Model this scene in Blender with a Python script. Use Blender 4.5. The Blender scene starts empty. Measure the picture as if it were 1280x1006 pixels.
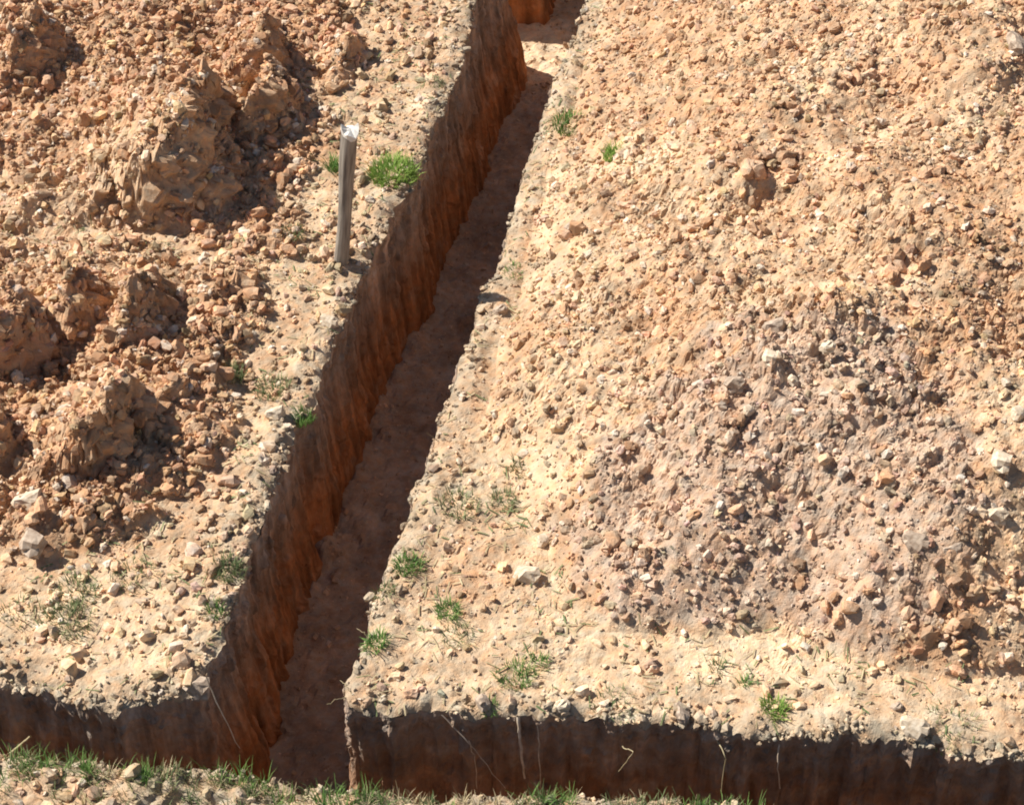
import bpy, math, random, time
_T0 = time.time()
import numpy as np
from mathutils import Vector, Matrix

random.seed(7)
RNG = np.random.default_rng(11)
scene = bpy.context.scene
col = scene.collection
R = math.radians

# ------------------------------------------------------------------ camera, sky, sun, exposure
F_PX, CXP, CYP = 2500.0, 640.0, 503.0          # focal length and centre in photo pixels (1280 x 1006)
CAM_H = 5.2
PITCH = math.atan(2341.0 / F_PX)               # downward tilt, from the trench's vanishing point
cam_d = bpy.data.cameras.new('camera')
cam_d.sensor_width = 36.0
cam_d.lens = 36.0 * F_PX / 1280.0
cam_d.clip_end = 400.0
cam = bpy.data.objects.new('camera', cam_d)
col.objects.link(cam)
cam.location = (0, 0, CAM_H)
cam.rotation_euler = (math.pi / 2 - PITCH, 0, 0)
scene.camera = cam

SUN_EL, SUN_BACK = R(47.5), R(22)                # sun stands to the left, a little beyond the scene
sd = Vector((-math.cos(SUN_BACK) * math.cos(SUN_EL), math.sin(SUN_BACK) * math.cos(SUN_EL), math.sin(SUN_EL)))
world = bpy.data.worlds.new('World')
scene.world = world
world.use_nodes = True
wn = world.node_tree
sky = wn.nodes.new('ShaderNodeTexSky')
sky.sky_type = 'NISHITA'
sky.sun_disc = False
sky.sun_elevation = SUN_EL
sky.sun_rotation = math.atan2(sd.x, sd.y)
wn.nodes['Background'].inputs['Strength'].default_value = 0.05
wn.links.new(sky.outputs['Color'], wn.nodes['Background'].inputs['Color'])
sun_d = bpy.data.lights.new('sun', 'SUN')
sun_d.energy = 5.0
sun_d.angle = R(0.55)
sun_d.color = (1.0, 0.95, 0.86)
sun = bpy.data.objects.new('sun', sun_d)
col.objects.link(sun)
sun.rotation_euler = sd.to_track_quat('Z', 'Y').to_euler()
scene.view_settings.view_transform = 'Standard'
scene.view_settings.look = 'None'
scene.view_settings.gamma = 1.0
scene.view_settings.exposure = 0.62
scene.view_settings.use_curve_mapping = False
scene.render.engine = 'CYCLES'
scene.cycles.max_bounces = 6
scene.cycles.diffuse_bounces = 4
scene.cycles.filter_width = 1.9

# ------------------------------------------------------------------ helpers
def ground_point(px, py, z=0.0):
    """photo pixel -> point on the level plane at height z"""
    u, v = (px - CXP) / F_PX, -(py - CYP) / F_PX
    d = np.array([u, math.cos(PITCH) + v * math.sin(PITCH), -math.sin(PITCH) + v * math.cos(PITCH)])
    t = (z - CAM_H) / d[2]
    return np.array([d[0] * t, d[1] * t, z])

def mesh_np(name, verts, faces, cols=None, smooth=True):
    """verts (n,3), faces (m,k) -> mesh; optional point colours 'col'"""
    verts = np.ascontiguousarray(verts, np.float32)
    faces = np.ascontiguousarray(faces, np.int32)
    me = bpy.data.meshes.new(name)
    n, (m, k) = len(verts), faces.shape
    me.vertices.add(n)
    me.vertices.foreach_set('co', verts.ravel())
    me.loops.add(m * k)
    me.loops.foreach_set('vertex_index', faces.ravel())
    me.polygons.add(m)
    me.polygons.foreach_set('loop_start', np.arange(m, dtype=np.int32) * k)
    me.update(calc_edges=True)
    me.polygons.foreach_set('use_smooth', np.full(m, smooth))
    if cols is not None:
        a = me.color_attributes.new('col', 'FLOAT_COLOR', 'POINT')
        c4 = np.ones((n, 4), np.float32)
        c4[:, :3] = cols
        a.data.foreach_set('color', c4.ravel())
    me.validate()
    return me

def link(name, me, mat, parent=None):
    o = bpy.data.objects.new(name, me)
    col.objects.link(o)
    if mat is not None and me is not None and not me.materials:
        me.materials.append(mat)
    if parent is not None:
        o.parent = parent
    return o

def tag(o, label=None, cat=None, group=None, kind=None):
    if label: o['label'] = label
    if cat: o['category'] = cat
    if group: o['group'] = group
    if kind: o['kind'] = kind
    return o

def hash2(ix, iy, seed):
    h = (ix.astype(np.int64) * 374761393 + iy.astype(np.int64) * 668265263 + seed * 974634777) & 0xFFFFFFFF
    h = ((h ^ (h >> 13)) * 1274126177) & 0xFFFFFFFF
    h = (h ^ (h >> 16)) & 0xFFFFFFFF
    return h

def perlin(x, y, seed=0):
    x = np.asarray(x, float); y = np.asarray(y, float)
    ix, iy = np.floor(x), np.floor(y)
    fx, fy = x - ix, y - iy
    u = fx * fx * fx * (fx * (fx * 6 - 15) + 10)
    v = fy * fy * fy * (fy * (fy * 6 - 15) + 10)
    def gr(dx, dy):
        a = hash2(ix + dx, iy + dy, seed) * (2 * math.pi / 4294967296.0)
        return np.cos(a) * (fx - dx) + np.sin(a) * (fy - dy)
    n0 = gr(0, 0) * (1 - u) + gr(1, 0) * u
    n1 = gr(0, 1) * (1 - u) + gr(1, 1) * u
    return (n0 * (1 - v) + n1 * v) * 1.5

def fbm(x, y, scale, octaves=4, seed=0, gain=0.5):
    s, amp, tot = 0.0, 1.0, 0.0
    f = 1.0 / scale
    for o in range(octaves):
        s = s + amp * perlin(x * f + 17.3 * o, y * f - 9.1 * o, seed + o)
        tot += amp
        amp *= gain
        f *= 2.03
    return s / tot

def billow(x, y, scale, octaves=3, seed=0, gain=0.5):
    """rounded lumps with creases between them"""
    s, amp, tot = 0.0, 1.0, 0.0
    f = 1.0 / scale
    for o in range(octaves):
        s = s + amp * np.abs(perlin(x * f + 5.7 * o, y * f + 3.3 * o, seed + o))
        tot += amp
        amp *= gain
        f *= 2.1
    return s / tot

def domes(x, y, scale, seed, rlo=0.25, rhi=0.62):
    """clods half sunk in loose earth: the highest of randomly sized domes, with broken outlines"""
    wx = x / scale + 0.30 * perlin(x / (scale * 0.55), y / (scale * 0.55), seed + 1)
    wy = y / scale + 0.30 * perlin(x / (scale * 0.55) + 9.7, y / (scale * 0.55), seed + 2)
    ix, iy = np.floor(wx), np.floor(wy)
    out = np.zeros(np.shape(x))
    for dx in (-1, 0, 1):
        for dy in (-1, 0, 1):
            cx, cy = ix + dx, iy + dy
            h = hash2(cx, cy, seed)
            jx = (h & 1023) / 1023.0; jy = ((h >> 10) & 1023) / 1023.0; r = rlo + (rhi - rlo) * (((h >> 20) & 1023) / 1023.0) ** 1.7
            d2 = (wx - cx - jx) ** 2 + (wy - cy - jy) ** 2
            h2 = hash2(cx + 57, cy - 31, seed + 7)
            ga = (h2 & 1023) / 1023.0 * 6.2832; gm = 0.25 + 0.75 * ((h2 >> 10) & 1023) / 1023.0
            plane = r * (0.35 + 0.45 * ((h2 >> 20) & 1023) / 1023.0) + gm * (np.cos(ga) * (wx - cx - jx) + np.sin(ga) * (wy - cy - jy))
            out = np.maximum(out, np.minimum(np.sqrt(np.maximum(r * r - d2, 0)) * 1.25, plane))
    return out * scale

def sstep(a, b, x):
    t = np.clip((x - a) / (b - a), 0, 1)
    return t * t * (3 - 2 * t)

# ------------------------------------------------------------------ materials
def soil_material(name, fine=1.0, obj_random=False, base=None, streaks=False):
    m = bpy.data.materials.new(name)
    m.use_nodes = True
    nt = m.node_tree
    b = nt.nodes['Principled BSDF']
    b.inputs['Roughness'].default_value = 0.95
    b.inputs['Specular IOR Level'].default_value = 0.12
    geo = nt.nodes.new('ShaderNodeNewGeometry')
    tc = geo.outputs['Position']
    n1 = nt.nodes.new('ShaderNodeTexNoise')
    n1.inputs['Scale'].default_value = 9.0
    n1.inputs['Detail'].default_value = 9.0
    n1.inputs['Roughness'].default_value = 0.72
    nt.links.new(tc, n1.inputs['Vector'])
    mr = nt.nodes.new('ShaderNodeMapRange')
    mr.inputs['From Min'].default_value = 0.28
    mr.inputs['From Max'].default_value = 0.72
    mr.inputs['To Min'].default_value = 0.58
    mr.inputs['To Max'].default_value = 1.48
    nt.links.new(n1.outputs['Fac'], mr.inputs['Value'])
    if base is None:
        at = nt.nodes.new('ShaderNodeAttribute')
        at.attribute_name = 'col'
        csrc = at.outputs['Color']
    else:
        rgb = nt.nodes.new('ShaderNodeRGB')
        rgb.outputs[0].default_value = (*base, 1)
        csrc = rgb.outputs[0]
    if obj_random:
        oi = nt.nodes.new('ShaderNodeObjectInfo')
        ramp = nt.nodes.new('ShaderNodeValToRGB')
        ramp.color_ramp.elements[0].color = (0.70, 0.66, 0.62, 1)
        ramp.color_ramp.elements[1].color = (1.35, 1.35, 1.38, 1)
        e = ramp.color_ramp.elements.new(0.5)
        e.color = (1.0, 0.95, 0.88, 1)
        nt.links.new(oi.outputs['Random'], ramp.inputs['Fac'])
        mx0 = nt.nodes.new('ShaderNodeMix')
        mx0.data_type = 'RGBA'; mx0.blend_type = 'MULTIPLY'
        mx0.inputs['Factor'].default_value = 1.0
        nt.links.new(csrc, mx0.inputs['A'])
        nt.links.new(ramp.outputs['Color'], mx0.inputs['B'])
        csrc = mx0.outputs['Result']
    mx = nt.nodes.new('ShaderNodeMix')
    mx.data_type = 'RGBA'; mx.blend_type = 'MULTIPLY'
    mx.inputs['Factor'].default_value = 1.0
    nt.links.new(csrc, mx.inputs['A'])
    nt.links.new(mr.outputs['Result'], mx.inputs['B'])
    # a slow drift between pinker and yellower earth
    n3 = nt.nodes.new('ShaderNodeTexNoise')
    n3.inputs['Scale'].default_value = 26.0
    n3.inputs['Detail'].default_value = 4.0
    nt.links.new(tc, n3.inputs['Vector'])
    rp = nt.nodes.new('ShaderNodeValToRGB')
    rp.color_ramp.elements[0].position = 0.32
    rp.color_ramp.elements[0].color = (1.12, 0.93, 0.80, 1)
    rp.color_ramp.elements[1].position = 0.68
    rp.color_ramp.elements[1].color = (0.95, 1.05, 1.16, 1)
    nt.links.new(n3.outputs['Fac'], rp.inputs['Fac'])
    mx2 = nt.nodes.new('ShaderNodeMix')
    mx2.data_type = 'RGBA'; mx2.blend_type = 'MULTIPLY'
    mx2.inputs['Factor'].default_value = 0.8
    nt.links.new(mx.outputs['Result'], mx2.inputs['A'])
    nt.links.new(rp.outputs['Color'], mx2.inputs['B'])
    cout = mx2.outputs['Result']
    hgt = None
    if streaks:                                                  # tooth marks of the digger: long in z, narrow along the wall
        mp = nt.nodes.new('ShaderNodeMapping')
        mp.inputs['Scale'].default_value = (1, 1, 0.07)
        mp.inputs['Rotation'].default_value = (0.0, 0.06, 0)
        nt.links.new(tc, mp.inputs['Vector'])
        ns = nt.nodes.new('ShaderNodeTexNoise')
        ns.inputs['Scale'].default_value = 24.0
        ns.inputs['Detail'].default_value = 5.0
        nt.links.new(mp.outputs['Vector'], ns.inputs['Vector'])
        ms = nt.nodes.new('ShaderNodeMapRange')
        ms.inputs['From Min'].default_value = 0.3; ms.inputs['From Max'].default_value = 0.7
        ms.inputs['To Min'].default_value = 0.6; ms.inputs['To Max'].default_value = 1.45
        nt.links.new(ns.outputs['Fac'], ms.inputs['Value'])
        mx3 = nt.nodes.new('ShaderNodeMix')
        mx3.data_type = 'RGBA'; mx3.blend_type = 'MULTIPLY'
        mx3.inputs['Factor'].default_value = 0.85
        nt.links.new(cout, mx3.inputs['A'])
        nt.links.new(ms.outputs['Result'], mx3.inputs['B'])
        cout = mx3.outputs['Result']
        hgt = ns.outputs['Fac']
    nt.links.new(cout, b.inputs['Base Color'])
    n2 = nt.nodes.new('ShaderNodeTexNoise')
    n2.inputs['Scale'].default_value = 95.0
    n2.inputs['Detail'].default_value = 6.0
    n2.inputs['Roughness'].default_value = 0.7
    nt.links.new(tc, n2.inputs['Vector'])
    bp = nt.nodes.new('ShaderNodeBump')
    bp.inputs['Strength'].default_value = 0.75 * fine
    bp.inputs['Distance'].default_value = 0.012
    nt.links.new(n2.outputs['Fac'], bp.inputs['Height'])
    if hgt is not None:
        b2 = nt.nodes.new('ShaderNodeBump')
        b2.inputs['Strength'].default_value = 0.5
        b2.inputs['Distance'].default_value = 0.02
        nt.links.new(hgt, b2.inputs['Height'])
        nt.links.new(b2.outputs['Normal'], bp.inputs['Normal'])
    nt.links.new(bp.outputs['Normal'], b.inputs['Normal'])
    return m

def plain_material(name, c0, c1, scale=30.0, stretch=(1, 1, 1), rough=0.8, bump=0.3, dist=0.003, transl=0.0, coords='Object'):
    m = bpy.data.materials.new(name)
    m.use_nodes = True
    nt = m.node_tree
    b = nt.nodes['Principled BSDF']
    b.inputs['Roughness'].default_value = rough
    b.inputs['Specular IOR Level'].default_value = 0.2
    tc = nt.nodes.new('ShaderNodeTexCoord')
    mp = nt.nodes.new('ShaderNodeMapping')
    mp.inputs['Scale'].default_value = stretch
    nt.links.new(tc.outputs[coords], mp.inputs['Vector'])
    n = nt.nodes.new('ShaderNodeTexNoise')
    n.inputs['Scale'].default_value = scale
    n.inputs['Detail'].default_value = 6.0
    nt.links.new(mp.outputs['Vector'], n.inputs['Vector'])
    r = nt.nodes.new('ShaderNodeValToRGB')
    r.color_ramp.elements[0].position = 0.33
    r.color_ramp.elements[0].color = (*c0, 1)
    r.color_ramp.elements[1].position = 0.67
    r.color_ramp.elements[1].color = (*c1, 1)
    nt.links.new(n.outputs['Fac'], r.inputs['Fac'])
    nt.links.new(r.outputs['Color'], b.inputs['Base Color'])
    if bump:
        bp = nt.nodes.new('ShaderNodeBump')
        bp.inputs['Strength'].default_value = bump
        bp.inputs['Distance'].default_value = dist
        nt.links.new(n.outputs['Fac'], bp.inputs['Height'])
        nt.links.new(bp.outputs['Normal'], b.inputs['Normal'])
    if transl:
        t = nt.nodes.new('ShaderNodeBsdfTranslucent')
        nt.links.new(r.outputs['Color'], t.inputs['Color'])
        ms = nt.nodes.new('ShaderNodeMixShader')
        ms.inputs['Fac'].default_value = transl
        nt.links.new(b.outputs['BSDF'], ms.inputs[1])
        nt.links.new(t.outputs['BSDF'], ms.inputs[2])
        nt.links.new(ms.outputs['Shader'], nt.nodes['Material Output'].inputs['Surface'])
    return m

M_SOIL = soil_material('loose_soil')
M_WALL = soil_material('cut_clay', fine=0.6, streaks=True)
M_FACE = soil_material('rough_cut_face', fine=0.9)
M_CRUMB = soil_material('soil_crumb', fine=0.6)
M_CLOD_TAN = soil_material('tan_clod', fine=0.7, obj_random=True, base=(0.48, 0.325, 0.215))
M_CLOD_RED = soil_material('red_brown_clod', fine=0.7, obj_random=True, base=(0.45, 0.287, 0.180))
M_STONE = plain_material('pale_stone', (0.46, 0.35, 0.24), (0.70, 0.59, 0.46), scale=3, rough=0.85, bump=0.5, dist=0.006)
M_DSTONE = plain_material('grey_stone', (0.29, 0.21, 0.155), (0.50, 0.40, 0.31), scale=3, rough=0.85, bump=0.5, dist=0.006)
M_BARK = plain_material('weathered_wood', (0.16, 0.135, 0.115), (0.36, 0.32, 0.27), scale=26, stretch=(3, 3, 0.25), rough=0.85, bump=0.7, dist=0.004)
M_CUT = plain_material('split_wood_top', (0.62, 0.58, 0.52), (0.85, 0.82, 0.77), scale=60, rough=0.8, bump=0.3)
M_GRASS = plain_material('fresh_grass', (0.10, 0.20, 0.05), (0.22, 0.36, 0.10), scale=14, rough=0.6, bump=0, transl=0.3)
M_BRIGHT = plain_material('yellow_green_grass', (0.16, 0.27, 0.05), (0.34, 0.48, 0.12), scale=14, rough=0.6, bump=0, transl=0.3)
M_DULLG = plain_material('dull_grass', (0.10, 0.15, 0.06), (0.26, 0.29, 0.14), scale=14, rough=0.7, bump=0, transl=0.25)
M_STRAW = plain_material('dry_straw', (0.36, 0.29, 0.16), (0.58, 0.49, 0.31), scale=14, rough=0.75, bump=0, transl=0.2)
M_ROOT = plain_material('dry_root', (0.45, 0.34, 0.24), (0.72, 0.60, 0.46), scale=30, rough=0.85, bump=0.3)

# ------------------------------------------------------------------ the trench plan (a = along the long trench, b = along the cross trench)
A = np.array([0.2076, 0.9782])
B = np.array([0.9955, -0.0950])
pL = np.array([-0.625, 6.129])
pF = np.array([0.50, 4.022])
mat2 = np.array([A, -B]).T
k0 = np.linalg.solve(mat2, pF - pL)
O2 = pL + k0[0] * A                                   # corner of left rim and front rim
INV = np.linalg.inv(np.array([A, B]).T)
def to_st(x, y):
    d0, d1 = np.asarray(x, float) - O2[0], np.asarray(y, float) - O2[1]
    return INV[0, 0] * d0 + INV[0, 1] * d1, INV[1, 0] * d0 + INV[1, 1] * d1
def to_xy(s, t):
    return O2[0] + s * A[0] + t * B[0], O2[1] + s * A[1] + t * B[1]
def pix_st(pts, z=0.0):
    g = np.array([ground_point(*p, z) for p in pts])
    return to_st(g[:, 0], g[:, 1])

LEFT_RIM = [(595, 0), (583, 57), (573, 91), (559, 125), (534, 176), (529, 203), (520, 232), (495, 257), (481, 287), (464, 321), (447, 352), (436, 385), (426, 412), (405, 455), (394, 502), (372, 527), (355, 584), (338, 614), (329, 651), (318, 675), (306, 701), (302, 736), (285, 760), (279, 798), (262, 825), (254, 846)]
RIGHT_RIM = [(733, 0), (718, 51), (691, 98), (688, 118), (677, 149), (671, 172), (657, 203), (650, 230), (640, 267), (634, 294), (619, 340), (600, 367), (593, 408), (585, 435), (573, 458), (563, 489), (549, 519), (542, 550), (529, 594), (514, 611), (515, 634), (500, 664), (484, 701), (481, 725), (464, 749), (460, 784), (452, 815), (438, 839), (428, 873)]
FRONT_RIM_R = [(434, 887), (479, 887), (489, 897), (517, 887), (538, 882), (579, 893), (620, 894), (648, 890), (675, 897), (710, 896), (744, 890), (772, 901), (840, 901), (874, 904), (902, 911), (936, 918), (995, 915), (1026, 927), (1060, 912), (1081, 921), (1115, 925), (1155, 930), (1172, 924), (1190, 940), (1246, 950), (1280, 949)]
FRONT_RIM_L = [(0, 853), (34, 861), (65, 864), (103, 880), (144, 893), (165, 880), (206, 873), (234, 866)]
NEAR_LIP = [(0, 945), (34, 946), (69, 950), (113, 955), (155, 962), (193, 962), (234, 958), (275, 960), (310, 964), (340, 974), (371, 983), (427, 990), (486, 993), (520, 1000), (606, 994), (675, 996), (744, 998), (837, 1002), (909, 1008)]

def curve(ks, vs, mean):
    i = np.argsort(ks)
    ks, vs = ks[i], vs[i]
    def f(q):
        r = np.interp(q, ks, vs)
        fade = np.clip(np.minimum((q - ks[0]) / 0.3 + 1, (ks[-1] - q) / 0.3 + 1), 0, 1)
        return mean + (r - mean) * fade
    return f
sL, tLv = pix_st(LEFT_RIM); sR, tRv = pix_st(RIGHT_RIM)
sFr, tFr = pix_st(FRONT_RIM_R); sFl, tFl = pix_st(FRONT_RIM_L); sNr, tNr = pix_st(NEAR_LIP)
W_MAIN = float(np.mean(tRv))
f_L = curve(sL, tLv, 0.0)
f_R = curve(sR, tRv, W_MAIN)
f_FR = curve(tFr, sFr, 0.0)
f_FL = curve(tFl, sFl, 0.0)
W_CROSS = -float(np.mean(sNr))
f_N = curve(tNr, sNr, -W_CROSS)
def rim_noise(q, seed):
    q = np.asarray(q, float)
    return 0.026 * fbm(q, q * 0 + seed * 3.1, 0.075, 4, seed, 0.6)
gc = ground_point(657, 95, -0.76)
S1 = float(to_st(gc[0], gc[1])[0]) - 0.02            # near corner of the side trench
W_SIDE = 0.53
S2 = S1 + W_SIDE
DEPTH = 0.76
print('plan', W_MAIN, W_CROSS, S1, S2)

# ------------------------------------------------------------------ heights
def ground_z(x, y):
    return (0.020 * fbm(x, y, 0.55, 3, 3) + 0.012 * fbm(x, y, 0.12, 3, 5)
            + 0.007 * billow(x, y, 0.045, 2, 9) + 0.55 * domes(x, y, 0.050, 15, 0.0, 0.45) * np.clip(0.4 + 1.8 * fbm(x, y, 0.25, 2, 19), 0, 1))

def lump(x, y, px, py, rx, ry, h, z=0.2, sharp=1.0, ang=0.0, edge=0.6):
    """a dumped bucket-load: broad top, side falling steeply away from the sun"""
    c = ground_point(px, py, z)
    ca, sa = math.cos(ang), math.sin(ang)
    dx, dy = x - c[0], y - c[1]
    dx = np.where(dx > 0, dx * 1.25, dx * 0.8)
    u, v = (dx * ca + dy * sa) / rx, (-dx * sa + dy * ca) / ry
    r = np.sqrt(u * u + v * v) + 0.30 * fbm(x, y, 0.20, 3, int(px) % 97)
    return h * (1 - sstep(edge * (1 - 0.45 * sharp), 1.15, r))

def dune(x, y, px, py, w, ln, h, z=0.3, ang=0.0, back=2.2):
    """tipped earth: rises gently, then falls at its angle of rest on the far side of the crest (crest at the pixel)"""
    c = ground_point(px, py, z)
    ca, sa = math.cos(ang), math.sin(ang)
    dx, dy = x - c[0], y - c[1]
    u, v = dx * ca + dy * sa, -dx * sa + dy * ca
    w = w * 0.78
    u = u + 0.10 * fbm(x, y, 0.28, 3, int(px * 3 + py) % 89) + 0.35 * v * v / ln
    prof = np.where(u < 0, 1 - sstep(0, 1, -u / (w * back * 1.3)), np.clip(1 - u / w, 0, 1))
    return h * prof * (1 - sstep(0.35, 1.35, np.abs(v) / ln + 0.25 * fbm(x, y, 0.2, 2, int(px) % 83)))

def toe(poly, z=0.0):
    g = np.array([ground_point(*p, z)[:2] for p in poly])
    return g
def inside_distance(poly, x, y):
    """signed distance to polygon, positive inside"""
    x = np.asarray(x, float); y = np.asarray(y, float)
    d2 = np.full(x.shape, 1e9)
    ins = np.zeros(x.shape, bool)
    n = len(poly)
    for i in range(n):
        ax, ay = poly[i]; bx, by = poly[(i + 1) % n]
        ex, ey = bx - ax, by - ay
        t = np.clip(((x - ax) * ex + (y - ay) * ey) / (ex * ex + ey * ey), 0, 1)
        d2 = np.minimum(d2, (x - ax - t * ex) ** 2 + (y - ay - t * ey) ** 2)
        c = ((ay > y) != (by > y)) & (x < (bx - ax) * (y - ay) / (by - ay + 1e-12) + ax)
        ins ^= c
    d = np.sqrt(d2)
    return np.where(ins, d, -d)

POLY_R = np.vstack([toe([(735, 60), (690, 190), (650, 330), (620, 440), (600, 530), (625, 590), (655, 650), (700, 745), (760, 790), (850, 800), (960, 795), (1050, 830), (1180, 850), (1290, 850)]),
                    [[3.6, 4.35], [6.5, 6.0], [6.5, 12.5], [1.2, 12.5], [0.62, 9.5]]])
POLY_U = np.vstack([toe([(470, -60), (462, 20), (446, 90), (430, 190), (400, 300), (345, 345), (215, 300), (120, 290), (0, 300), (-60, 300)]),
                    [[-4.5, 6.6], [-4.5, 11.5], [-0.85, 11.0]]])
POLY_D = np.vstack([toe([(345, 320), (345, 420), (310, 500), (292, 560), (225, 640), (190, 700), (60, 700), (-40, 690)]),
                    [[-4.0, 4.7], [-4.0, 6.75], [-2.2, 6.62]]])

def clumpy(x, y, k, c=1.0, rmod=1.0):
    rough = np.clip(0.55 + 1.9 * fbm(x, y, 0.40, 3, 25), 0.05, 1.2) * rmod          # some flanks are fine, some coarse
    return (k * (0.085 * fbm(x, y, 0.42, 2, 21) + 0.060 * (billow(x, y, 0.20, 2, 31) - 0.3) + 0.030 * (billow(x, y, 0.085, 2, 41) - 0.3))
            + rough * (0.8 * c * domes(x, y, 0.120, 43, 0.05, 0.55) + 0.85 * domes(x, y, 0.058, 45, 0.1, 0.7) + 0.85 * domes(x, y, 0.028, 47, 0.15, 0.7) - 0.03))

def heap_right(x, y):
    d = inside_distance(POLY_R, x, y) + 0.06 * fbm(x, y, 0.35, 3, 61)
    h = 0.62 * (1 - np.exp(-np.maximum(d, 0) / 0.85)) + np.minimum(d, 0) * 0.6
    h = h + 0.03 * (1 - np.exp(-np.maximum(d, 0) / 0.10))
    am = sstep(0.0, 0.25, d)
    h = h + am * (0.10 * fbm(x, y, 0.9, 2, 71) + clumpy(x, y, 0.62, 0.4, 0.78 + 0.40 * np.clip(blob(x, y, 1000, 500, 0.8, 0.35), 0, 1)))
    h = h + am * (lump(x, y, 1010, 430, 0.42, 0.30, 0.09, 0.4) - lump(x, y, 965, 245, 0.16, 0.14, 0.07, 0.45)
                  + lump(x, y, 1220, 90, 0.30, 0.30, 0.08, 0.5))
    return h - 0.012

def heap_upper(x, y):
    d = inside_distance(POLY_U, x, y) + 0.03 + 0.13 * fbm(x, y, 0.3, 4, 62)
    h = 0.15 * (1 - np.exp(-np.maximum(d, 0) / 0.6)) + np.minimum(d, 0) * 0.6
    am = sstep(0.0, 0.2, d)
    L = np.maximum.reduce([dune(x, y, 246, 118, 0.22, 0.46, 0.36, 0.40, -0.15, 3.0), dune(x, y, 338, 88, 0.13, 0.24, 0.19, 0.28, -0.2, 1.0),
                           dune(x, y, 325, 2, 0.12, 0.22, 0.21, 0.40, -0.3), dune(x, y, 436, 35, 0.09, 0.22, 0.16, 0.20, 0.0, 1.5),
                           dune(x, y, 40, 8, 0.12, 0.22, 0.21, 0.40, -0.4), dune(x, y, 268, 205, 0.09, 0.14, 0.12, 0.20, -0.2)])
    h = h + am * (L + clumpy(x, y, 0.9, 1.1))
    return h - 0.012

def heap_lower(x, y):
    d = inside_distance(POLY_D, x, y) + 0.03 + 0.13 * fbm(x, y, 0.3, 4, 63)
    h = 0.12 * (1 - np.exp(-np.maximum(d, 0) / 0.5)) + np.minimum(d, 0) * 0.6
    am = sstep(0.0, 0.2, d)
    L = np.maximum.reduce([dune(x, y, 20, 388, 0.13, 0.20, 0.24, 0.30, -0.2), dune(x, y, 100, 345, 0.12, 0.20, 0.20, 0.26, -0.2, 1.2),
                           dune(x, y, 185, 352, 0.13, 0.24, 0.21, 0.24, -0.25, 1.2), dune(x, y, 136, 512, 0.14, 0.28, 0.23, 0.22, -0.5),
                           dune(x, y, 225, 460, 0.08, 0.20, 0.11, 0.16, -0.2), dune(x, y, -8, 500, 0.10, 0.14, 0.16, 0.3, -0.2), 0.04 + 0 * x])
    h = h + am * (L + clumpy(x, y, 0.9, 1.1))
    return h - 0.012

HEAPS = [heap_right, heap_upper, heap_lower]
def rim_drop(s, t):
    """the trodden edge rounds off towards the cuts"""
    dR = np.where(t > W_MAIN * 0.5, t - f_R(s), 9)
    dL = np.where((t <= W_MAIN * 0.5), f_L(s) - t, 9)
    dF = np.where(s > -W_CROSS * 0.5, s - np.where(t > W_MAIN * 0.5, f_FR(t), f_FL(t)), 9)
    dN = np.where(s <= -W_CROSS * 0.5, f_N(t) - s, 9)
    dS1 = np.where((t < 0.1) & (s < (S1 + S2) / 2), S1 - s, 9)
    dS2 = np.where((t < 0.1) & (s > (S1 + S2) / 2), s - S2, 9)
    d = np.minimum.reduce([dR, dL, dF, dN, dS1, dS2])
    return np.maximum(d, 0)
def bank_z(x, y):
    s, t = to_st(x, y)
    e = rim_drop(s, t)
    return ground_z(x, y) - 0.026 * np.exp(-e / 0.018) * (0.7 + 1.6 * fbm(x, y, 0.07, 2, 13)) + 0.022 * np.exp(-((e - 0.07) / 0.06) ** 2) * (0.6 + 1.2 * fbm(x, y, 0.16, 3, 14))
def surface_z(x, y):
    z0 = bank_z(x, y)
    s, t = to_st(x, y)
    e = sstep(0.0, 0.09, rim_drop(s, t))
    hs = [np.maximum(h(x, y), 0) for h in HEAPS]
    return z0 + np.maximum.reduce(hs) * e

# ------------------------------------------------------------------ soil colours (the earth's own colour)
TAN = np.array([0.47, 0.305, 0.185]); RED = np.array([0.42, 0.252, 0.150]); CREAM = np.array([0.61, 0.470, 0.315])
GREYB = np.array([0.47, 0.350, 0.258]); TOPS = np.array([0.37, 0.305, 0.22])
def mix(a, b, f):
    f = np.asarray(f)[..., None]
    return a * (1 - f) + b * f
def blob(x, y, px, py, r, z=0.0):
    c = ground_point(px, py, z)
    return np.exp(-((x - c[0]) ** 2 + (y - c[1]) ** 2) / (r * r))
def flat_colour(x, y):
    s, t = to_st(x, y)
    n = fbm(x, y, 0.35, 4, 81)
    c = mix(TAN, CREAM, np.clip(0.45 + 1.0 * n, 0, 1))
    e = rim_drop(s, t)
    c = mix(c, TOPS, np.clip(0.75 * np.exp(-e / 0.10) + 0.5 * fbm(x, y, 0.12, 3, 83), 0, 0.85))
    for px, py, r in ((150, 800, 0.3), (880, 815, 0.5), (990, 850, 0.3), (560, 800, 0.2)):
        c = mix(c, CREAM * 1.12, 0.7 * np.clip(blob(x, y, px, py, r) * (0.7 + n), 0, 1))
    return c
def right_colour(x, y):
    n = fbm(x, y, 0.5, 4, 84)
    c = mix(TAN, CREAM, np.clip(0.20 + 1.0 * n + 0.15 * blob(x, y, 820, 230, 0.9, 0.3), 0, 1))
    g = blob(x, y, 1000, 570, 0.62, 0.35) + 0.7 * blob(x, y, 880, 660, 0.45, 0.25)
    g = g + 0.55 * fbm(x, y, 0.16, 4, 86, 0.6)
    return mix(c, GREYB, 0.85 * sstep(0.30, 0.55, g))
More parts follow.
